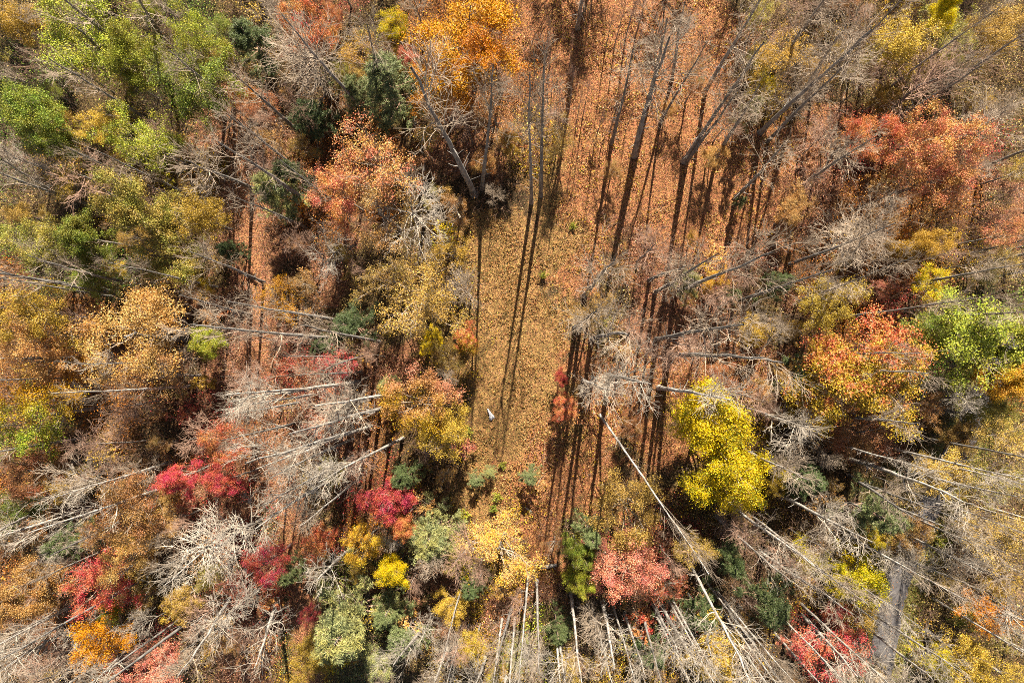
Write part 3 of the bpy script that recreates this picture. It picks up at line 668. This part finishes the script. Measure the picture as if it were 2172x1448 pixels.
# trees just beyond the top edge: their shade falls into the picture
for j in range(16):
    u = -40 + j * 150 + random.uniform(-40, 40)
    b = at(u, random.uniform(-190, -60))
    place(random.choice(SPARSE), 'oak_tree', 'tree', b, random.uniform(13, 17), wide=.9, leafmat=M[random.choice(['tan', 'brown', 'copper'])], what='brown tree beyond the edge', px=(u, -60), group='trees beyond the top edge')
# green bushes of the clearing
for (u, v, w, h, tone, lab) in [(994,915,44,1.9,'green','low bright green bush below the pink gold tree'),(1152,585,26,1.1,'lime','tiny lime bush alone in the upper clearing'),(1055,1050,34,1.2,'lime','small lime bush above the pale yellow orange tree'),
    (1048,1078,28,1.0,'green','low green bush just above the pale yellow orange tree'),(1483,173,22,.9,'lime','tiny lime bush on open copper leaf litter'),(1065,985,26,.9,'lime','tiny lime bush above the pair of tiny pines'),
    (985,1092,40,1.3,'lime','lime bush at the lower left rim of the clearing'),(1215,480,24,.8,'lime','tiny lime bush at the head of the clearing'),(2025,1310,50,1.6,'green','green bush right of the road'),(1990,1150,44,1.4,'lime','yellow green bush right of the road bend')]:
    place(BUSH[len(lab) % 3], 'bush', 'bush', at(u, v), h, wide=w / 19.3 / (2.9 * h / 1.6), leafmat=M[tone], label=lab, px=(u, v))

# ------------------------------------------------------------------ labels
anch = [(t['px'], t['anchor']) for t in THINGS if t['anchor']] + [((1040, 878), 'white boulder')]
DIRS = ['right of', 'above right of', 'above', 'above left of', 'left of', 'below left of', 'below', 'below right of']
ORD = ['nearest', 'second', 'third', 'fourth', 'fifth', 'sixth', 'seventh', 'eighth', 'ninth', 'tenth', 'eleventh', 'twelfth', 'thirteenth', 'fourteenth', 'fifteenth']
buckets = {}
for t in THINGS:
    if t['label']: t['o']['label'] = t['label']; continue
    u, v = t['px']; (ax, ay), an = min(anch, key=lambda a: math.hypot(a[0][0] - u, a[0][1] - v))
    k = int(round(math.atan2(-(v - ay), u - ax) / (math.pi / 4))) % 8
    w = t['what'].replace('filler ', 'young ')
    buckets.setdefault((w, DIRS[k], an), []).append((math.hypot(ax - u, ay - v), t))
for (w, d, an), lst in buckets.items():
    lst.sort(key=lambda q: q[0])
    for i, (_, t) in enumerate(lst):
        s = f"{w}, {d} the {an}" if len(lst) == 1 else f"{ORD[i]} {w} {d} the {an}"
        if len(s.split()) > 16: s = s.replace(' the ', ' ', 1) if i == 0 else s.replace('with ', '')
        if len(s.split()) > 16: s = s.replace('low sapling', 'sapling').replace('small leafless', 'leafless')
        if len(s.split()) > 16: s = s.replace(' with ', ', ', 1)
        if len(s.split()) > 16: s = s.replace(' the ', ' ')
        t['o']['label'] = s

# ------------------------------------------------------------------ setting: floor, road, verge, undergrowth, fallen leaves
def structure(o): o['kind'] = 'structure'; return o
def stuff(o, label=None): o['kind'] = 'stuff'; return o
gx = np.concatenate([[-900, -300, -120], np.arange(-76, 76.1, .6), [120, 300, 900]]); gy = np.concatenate([[-900, -300, -90], np.arange(-56, 60.1, .6), [90, 300, 900]])
X, Y = np.meshgrid(gx, gy); x, y = X.ravel(), Y.ravel()
z = (noise2(x, y, 11, 3, .25) - .5) * .12 - .05
near = (np.abs(x) < 90) & (np.abs(y) < 70); z[~near] = -.05
z = np.where(dist_poly(x, y, RDW) < 3.0, -.06, z)
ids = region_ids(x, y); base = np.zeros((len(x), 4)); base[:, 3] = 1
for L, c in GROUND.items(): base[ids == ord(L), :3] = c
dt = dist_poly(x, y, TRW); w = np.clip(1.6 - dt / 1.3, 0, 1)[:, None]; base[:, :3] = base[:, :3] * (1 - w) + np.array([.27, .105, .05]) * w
dt = dist_poly(x, y, RDW); w = np.clip(1.8 - dt / 2.0, 0, 1)[:, None]; base[:, :3] = base[:, :3] * (1 - w) + np.array([.16, .12, .035]) * w
idx = np.arange(len(x)).reshape(X.shape); Q = np.stack([idx[:-1, :-1], idx[:-1, 1:], idx[1:, 1:], idx[1:, :-1]], -1).reshape(-1, 4)
gm = bpy.data.materials.new('leaf_litter'); gm.use_nodes = True; N = gm.node_tree.nodes; Lk = gm.node_tree.links; B = N['Principled BSDF']; B.inputs['Roughness'].default_value = .9; B.inputs['Specular IOR Level'].default_value = .15
a = N.new('ShaderNodeAttribute'); a.attribute_name = 'tone'; tc = N.new('ShaderNodeTexCoord')
vo = N.new('ShaderNodeTexVoronoi'); vo.inputs['Scale'].default_value = 12.0; Lk.new(tc.outputs['Object'], vo.inputs['Vector'])
sp = N.new('ShaderNodeSeparateColor'); Lk.new(vo.outputs['Color'], sp.inputs[0])
m1 = N.new('ShaderNodeMapRange'); m1.inputs['To Min'].default_value = .15; m1.inputs['To Max'].default_value = 1.9; Lk.new(sp.outputs[0], m1.inputs[0])
nz = N.new('ShaderNodeTexNoise'); nz.inputs['Scale'].default_value = .9; nz.inputs['Detail'].default_value = 8; nz.inputs['Roughness'].default_value = .75; Lk.new(tc.outputs['Object'], nz.inputs['Vector'])
m2 = N.new('ShaderNodeMapRange'); m2.inputs['From Min'].default_value = .3; m2.inputs['From Max'].default_value = .7; m2.inputs['To Min'].default_value = .55; m2.inputs['To Max'].default_value = 1.3; Lk.new(nz.outputs[0], m2.inputs[0])
mm = N.new('ShaderNodeMath'); mm.operation = 'MULTIPLY'; Lk.new(m1.outputs[0], mm.inputs[0]); Lk.new(m2.outputs[0], mm.inputs[1])
hs = N.new('ShaderNodeHueSaturation'); Lk.new(a.outputs['Color'], hs.inputs['Color']); Lk.new(mm.outputs[0], hs.inputs['Value'])
m3 = N.new('ShaderNodeMapRange'); m3.inputs['To Min'].default_value = .488; m3.inputs['To Max'].default_value = .53; Lk.new(sp.outputs[1], m3.inputs[0]); Lk.new(m3.outputs[0], hs.inputs['Hue'])
Lk.new(hs.outputs[0], B.inputs['Base Color'])
bp = N.new('ShaderNodeBump'); bp.inputs['Strength'].default_value = .8; bp.inputs['Distance'].default_value = .08; Lk.new(mm.outputs[0], bp.inputs['Height']); Lk.new(bp.outputs[0], B.inputs['Normal'])
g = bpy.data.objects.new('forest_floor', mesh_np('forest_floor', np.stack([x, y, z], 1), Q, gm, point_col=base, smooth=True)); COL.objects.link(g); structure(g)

def strip(name, pl, w0, w1, z, mat, kind):
    P = []; 
    # smooth the polyline
    pts = np.array(pl); t = np.linspace(0, len(pts) - 1, 90); sm = np.stack([np.interp(t, np.arange(len(pts)), pts[:, k]) for k in (0, 1)], 1)
    for _ in range(12): sm[1:-1] = (sm[:-2] + sm[1:-1] * 2 + sm[2:]) / 4
    T = np.gradient(sm, axis=0); T /= np.linalg.norm(T, axis=1)[:, None]; Nn = np.stack([T[:, 1], -T[:, 0]], 1)
    rr = np.random.default_rng(3)
    e0 = sm + Nn * (w0 + rr.normal(0, .06, (90, 1))); e1 = sm + Nn * (w1 + rr.normal(0, .06, (90, 1)))
    V = np.concatenate([np.c_[e0, np.full(90, z)], np.c_[e1, np.full(90, z)]]); i = np.arange(89)
    o = bpy.data.objects.new(name, mesh_np(name, V, np.stack([i, i + 1, i + 91, i + 90], 1), mat)); COL.objects.link(o); o['kind'] = kind; return o
rm = bpy.data.materials.new('worn_shaded_asphalt'); rm.use_nodes = True; N = rm.node_tree.nodes; Lk = rm.node_tree.links; B = N['Principled BSDF']; B.inputs['Roughness'].default_value = .9
tc = N.new('ShaderNodeTexCoord'); nz = N.new('ShaderNodeTexNoise'); nz.inputs['Scale'].default_value = 1.2; nz.inputs['Detail'].default_value = 9; nz.inputs['Roughness'].default_value = .75; Lk.new(tc.outputs['Object'], nz.inputs['Vector'])
r = N.new('ShaderNodeValToRGB'); r.color_ramp.elements[0].position = .3; r.color_ramp.elements[1].position = .7; r.color_ramp.elements[0].color = (.05, .043, .04, 1); r.color_ramp.elements[1].color = (.13, .113, .103, 1)  # both tones darkened for the shade of limbs over the road
Lk.new(nz.outputs[0], r.inputs[0]); Lk.new(r.outputs[0], B.inputs['Base Color'])
strip('road', RDW, -1.3, 1.3, .03, rm, 'structure')

FLO = colattr_mat('fallen_leaf_colours', .15); UND = colattr_mat('undergrowth_leaf_colours', .3)
def tone_cols(ids, r, bright=1.0):
    n = len(ids); out = np.ones((n, 4)); pick = r.integers(0, 3, n)
    for L, cs in PAL.items():
        for k in range(3):
            m_ = (ids == ord(L)) & (pick == k); out[m_, :3] = cs[k]
    out[:, :3] *= (r.uniform(.6, 1.35, (n, 1)) * bright); out[:, :3] *= r.uniform(.9, 1.1, (n, 3))
    g = out[:, :3].mean(1, keepdims=True); out[:, :3] = g + (out[:, :3] - g) * 1.05
    return np.clip(out, 0.004, .9)
def inframe(r, n, mu=60):
    u = r.uniform(-mu, 2172 + mu, n); v = r.uniform(-mu, 1448 + mu, n)
    D = np.stack([(u - CU) / F, -(v - CV) / F, -np.ones(n)], 1) @ np.array(CQ.to_matrix()).T
    k = -H / D[:, 2]; return D[:, 0] * k, D[:, 1] * k
# fallen leaves lying on the floor
r = np.random.default_rng(21); x, y = inframe(r, 560000)
dr = dist_poly(x, y, RDW); keep = (dr > 1.7) | (r.random(len(x)) < .12); x, y, dr = x[keep], y[keep], dr[keep]
ids = region_ids(x, y); gp = noise2(x, y, 77, 3, .5); ids = np.where((r.random(len(x)) < .35) & (ids != ord('K')), ord('C'), ids); ids = np.where((ids == ord('K')) & (gp > .56) & (r.random(len(x)) < .5), ord('S'), ids); ids = np.where((ids == ord('K')) & (gp < .45), ord('C'), ids); ids = np.where(dist_poly(x, y, TRW) < 1.4, ord('C'), ids); ids = np.where(dr < 1.7, ord('O'), ids)
z = np.where(dr < 1.7, .05, .03) + r.random(len(x)) * .06
thin = (r.random(len(x)) < .55) & np.isin(ids, [ord(q) for q in 'GTBSL']); x, y, z, ids = x[~thin], y[~thin], z[~thin], ids[~thin]
tc_ = tone_cols(ids, r); drift = .62 + .75 * np.clip((noise2(x, y, 51, 4, .7) - .3) * 2.4, 0, 1); tc_[:, :3] = np.clip(tc_[:, :3] * drift[:, None], 0, .85)
V, Q = quads(r, np.stack([x, y, z], 1), (.05, .105), 1.1)
o = bpy.data.objects.new('fallen_leaves', mesh_np('fallen_leaves', V, Q, FLO, point_col=np.repeat(tc_, 4, 0))); COL.objects.link(o); stuff(o)
o['label'] = 'copper and gold fallen leaves covering the forest floor'; o['category'] = 'fallen leaves'
# undergrowth: herbs and brush in clumps
r = np.random.default_rng(22); x, y = inframe(r, 900000, 40)
ids = region_ids(x, y); f = noise2(x, y, 31, 4, .35); f2 = noise2(x, y, 32, 2, 2.2)
th = np.full(len(x), .49); 
for L, t_ in (('C', .535), ('K', .52), ('P', .52), ('B', .50), ('T', .49), ('G', .47)): th[ids == ord(L)] = t_
ok = (f * .6 + f2 * .4 > th) & (dist_poly(x, y, TRW) > 1.2 + f) & (dist_poly(x, y, RDW) > 2.2)
x, y, ids, f, f2 = x[ok], y[ok], ids[ok], f[ok], f2[ok]
cm = (ids == ord('C')) & (f2 > .45) & (r.random(len(x)) < .6); hmax = np.full(len(x), 2.6); hmax[ids == ord('K')] = .30; hmax[ids == ord('C')] = .6; hmax[ids == ord('P')] = 1.4
z = r.random(len(x)) ** 1.3 * hmax * np.clip((f2 - .3) * 2.5, .1, 1.3)
ids = np.where(cm, np.where(r.random(len(x)) < .5, ord('T'), np.where(r.random(len(x)) < .5, ord('Y'), ord('K'))), ids)
sel = r.random(len(x)) < np.where(hmax > 1, .55, .8); x, y, z, ids = x[sel], y[sel], z[sel], ids[sel]
V, Q = quads(r, np.stack([x, y, z + .05], 1), (.10, .20), .7)
o = bpy.data.objects.new('undergrowth', mesh_np('undergrowth', V, Q, UND, point_col=np.repeat(tone_cols(ids, r), 4, 0))); COL.objects.link(o); stuff(o)
o['label'] = 'tangled autumn undergrowth of brush and small leaves below the trees'; o['category'] = 'undergrowth'
print('undergrowth faces', len(Q))
# thin stems of the brush
r = np.random.default_rng(24); x, y = inframe(r, 46000, 40)
ids = region_ids(x, y); f = noise2(x, y, 41, 3, .4); ok = (dist_poly(x, y, TRW) > 1.0) & (dist_poly(x, y, RDW) > 2.2) & (ids != ord('K')) & ((ids != ord('C')) | (r.random(len(x)) < .18)) & (f > .44)
x, y = x[ok], y[ok]; n = len(x); hgt = r.uniform(.8, 3.6, n) ** 1.0; d = norm(np.stack([r.normal(0, .28, n), r.normal(0, .28, n), np.ones(n)], 1))
t = np.linspace(0, 1, 4); bend = r.normal(0, .22, (n, 1, 2)) * (t ** 2)[None, :, None] * hgt[:, None, None]
P = np.stack([x, y, np.zeros(n)], 1)[:, None] + d[:, None] * (t[None, :, None] * hgt[:, None, None]); P[..., :2] += bend
R = r.uniform(.010, .021, (n, 1)) * np.linspace(1, .5, 4)[None]
C2, R2 = sprout(r, P, R, 3, .3, .95, (25, 60), (.3, 1.1), 3, .05, .15, .7, .007)
o = bpy.data.objects.new('brush', mesh_np('brush', *join([tubes(P, R, 3), tubes(C2, R2, 3)]), RTWIG, smooth=True)); COL.objects.link(o); stuff(o)
o['label'] = 'thicket of thin grey brown stems standing between the trees'; o['category'] = 'brush'
# verge grass along the road
r = np.random.default_rng(23); x, y = inframe(r, 700000, 40); dr = dist_poly(x, y, RDW); ok = (dr > 1.6) & (dr < 3.1 + noise2(x, y, 5, 2, .6)); x, y = x[ok], y[ok]
c = np.ones((len(x), 4)); c[:, :3] = np.array([.30, .25, .05]) * r.uniform(.6, 1.4, (len(x), 1)) * np.array([[1, 1, 1]]); gsel = r.random(len(x)) < .35; c[gsel, :3] *= np.array([.6, .95, .8])
V, Q = quads(r, np.stack([x, y, r.random(len(x)) * .22], 1), (.06, .13), .2, 1.8)
o = bpy.data.objects.new('verge_grass', mesh_np('verge_grass', V, Q, UND, point_col=np.repeat(c, 4, 0))); COL.objects.link(o); stuff(o)
o['label'] = 'yellow green grass verge along both sides of the grey road'; o['category'] = 'grass'

# ------------------------------------------------------------------ the boulder and the logs
def rock(name, u, v, outline, height, seed, col, label, cat):
    """outline in metres about the base point; a faceted stone with a ridge"""
    import bmesh
    r = random.Random(seed); bm = bmesh.new(); b = at(u, v)
    rings = []
    for k, (s, zz) in enumerate([(1.0, -.15), (1.02, .12), (.86, .55), (.55, .88), (.2, 1.0)]):
        ring = []
        n = len(outline)
        for i in range(n * 2):
            p0 = outline[(i // 2) % n]; p1 = outline[(i // 2 + 1) % n]; f = .5 * (i % 2)
            px, py = p0[0] * (1 - f) + p1[0] * f, p0[1] * (1 - f) + p1[1] * f
            ring.append(bm.verts.new((px * s + r.uniform(-.05, .05), py * s + r.uniform(-.05, .05), height * (zz + r.uniform(-.07, .07) * (k > 0)))))
        rings.append(ring)
    for a, c in zip(rings[:-1], rings[1:]):
        for i in range(len(a)): bm.faces.new((a[i], a[(i + 1) % len(a)], c[(i + 1) % len(a)], c[i]))
    bm.faces.new(rings[-1]); bmesh.ops.recalc_face_normals(bm, faces=bm.faces)
    me = bpy.data.meshes.new(name); bm.to_mesh(me); bm.free()
    me.materials.append(bark_mat(name + '_stone', *col, 4.0))
    o = bpy.data.objects.new(name, me); COL.objects.link(o); o.location = b; o['label'] = label; o['category'] = cat; return o
rock('boulder', 1040, 880, [(-.32, .66), (-.12, .60), (.08, .2), (.35, .0), (.44, -.32), (.10, -.62), (-.10, -.48), (-.19, .1)], .45, 5, ((.36, .34, .33), (.66, .64, .64)), 'white pointed boulder lying alone in the leafy clearing', 'boulder')
rock('stone', 1006, 1165, [(-.2, .2), (.2, .22), (.3, -.1), (0, -.25), (-.28, -.1)], .25, 8, ((.5, .45, .4), (.75, .7, .66)), 'small pale stone beside the pale yellow orange tree', 'stone')
def log(u0, v0, u1, v1, rad, mat, label, part=True):
    a, b = at(u0, v0, rad), at(u1, v1, rad * .8); e = bpy.data.objects.new('fallen_log', None); COL.objects.link(e); e.location = a; e['label'] = label; e['category'] = 'log'
    n = 9; rr = np.random.default_rng(int(u0)); d = np.array(b - a); t = np.linspace(0, 1, n)[:, None]; P = d * t + rr.normal(0, .035, (n, 3)); R = np.linspace(rad, rad * .7, n) * rr.uniform(.9, 1.1, n)
    V, Q = tubes(P[None], R[None], 9); 
    # close both ends
    V = np.concatenate([V, [P[0], P[-1]]]); k = 9; i = np.arange(k)
    Q = np.concatenate([Q, np.stack([np.full(k, len(V) - 2), (i + 1) % k, i, i], 1)[:, :4] * 1])
    Q[-k:, 3] = Q[-k:, 2]
    o = bpy.data.objects.new('bole', mesh_np('bole', V, Q[:-k], mat, smooth=True)); COL.objects.link(o); o.parent = e
    caps = [(V[i0], ) for i0 in (0,)]
    for end, off in ((0, 0), (1, (n - 1) * k)):
        ring = V[off:off + k]; C = V[len(V) - 2 + end]; VV = np.concatenate([ring, [C + (norm((C - np.array(P[n // 2]))[None])[0]) * .02]])
        cap = mesh_np('cut_end', VV, np.stack([i, (i + 1) % k, np.full(k, k)], 1), PALE, k=3); oc = bpy.data.objects.new('cut_end', cap); COL.objects.link(oc); oc.parent = e
    C1, R1 = sprout(rr, P[None], R[None], 4, .3, .9, (30, 60), (.3, .9), 4, .2, .1, .4, .02)
    o = bpy.data.objects.new('broken_limb', mesh_np('broken_limb', *tubes(C1, R1, 5), mat, smooth=True)); COL.objects.link(o); o.parent = e
log(1146, 1204, 1180, 1198, .24, BARK, 'short pale log lying across the foot of the shaded corridor')
log(1112, 1075, 1128, 1085, .09, BARK, 'thin dark stick log in the leaves at the foot of the clearing')
print('counts', cnt, 'things', len(THINGS))
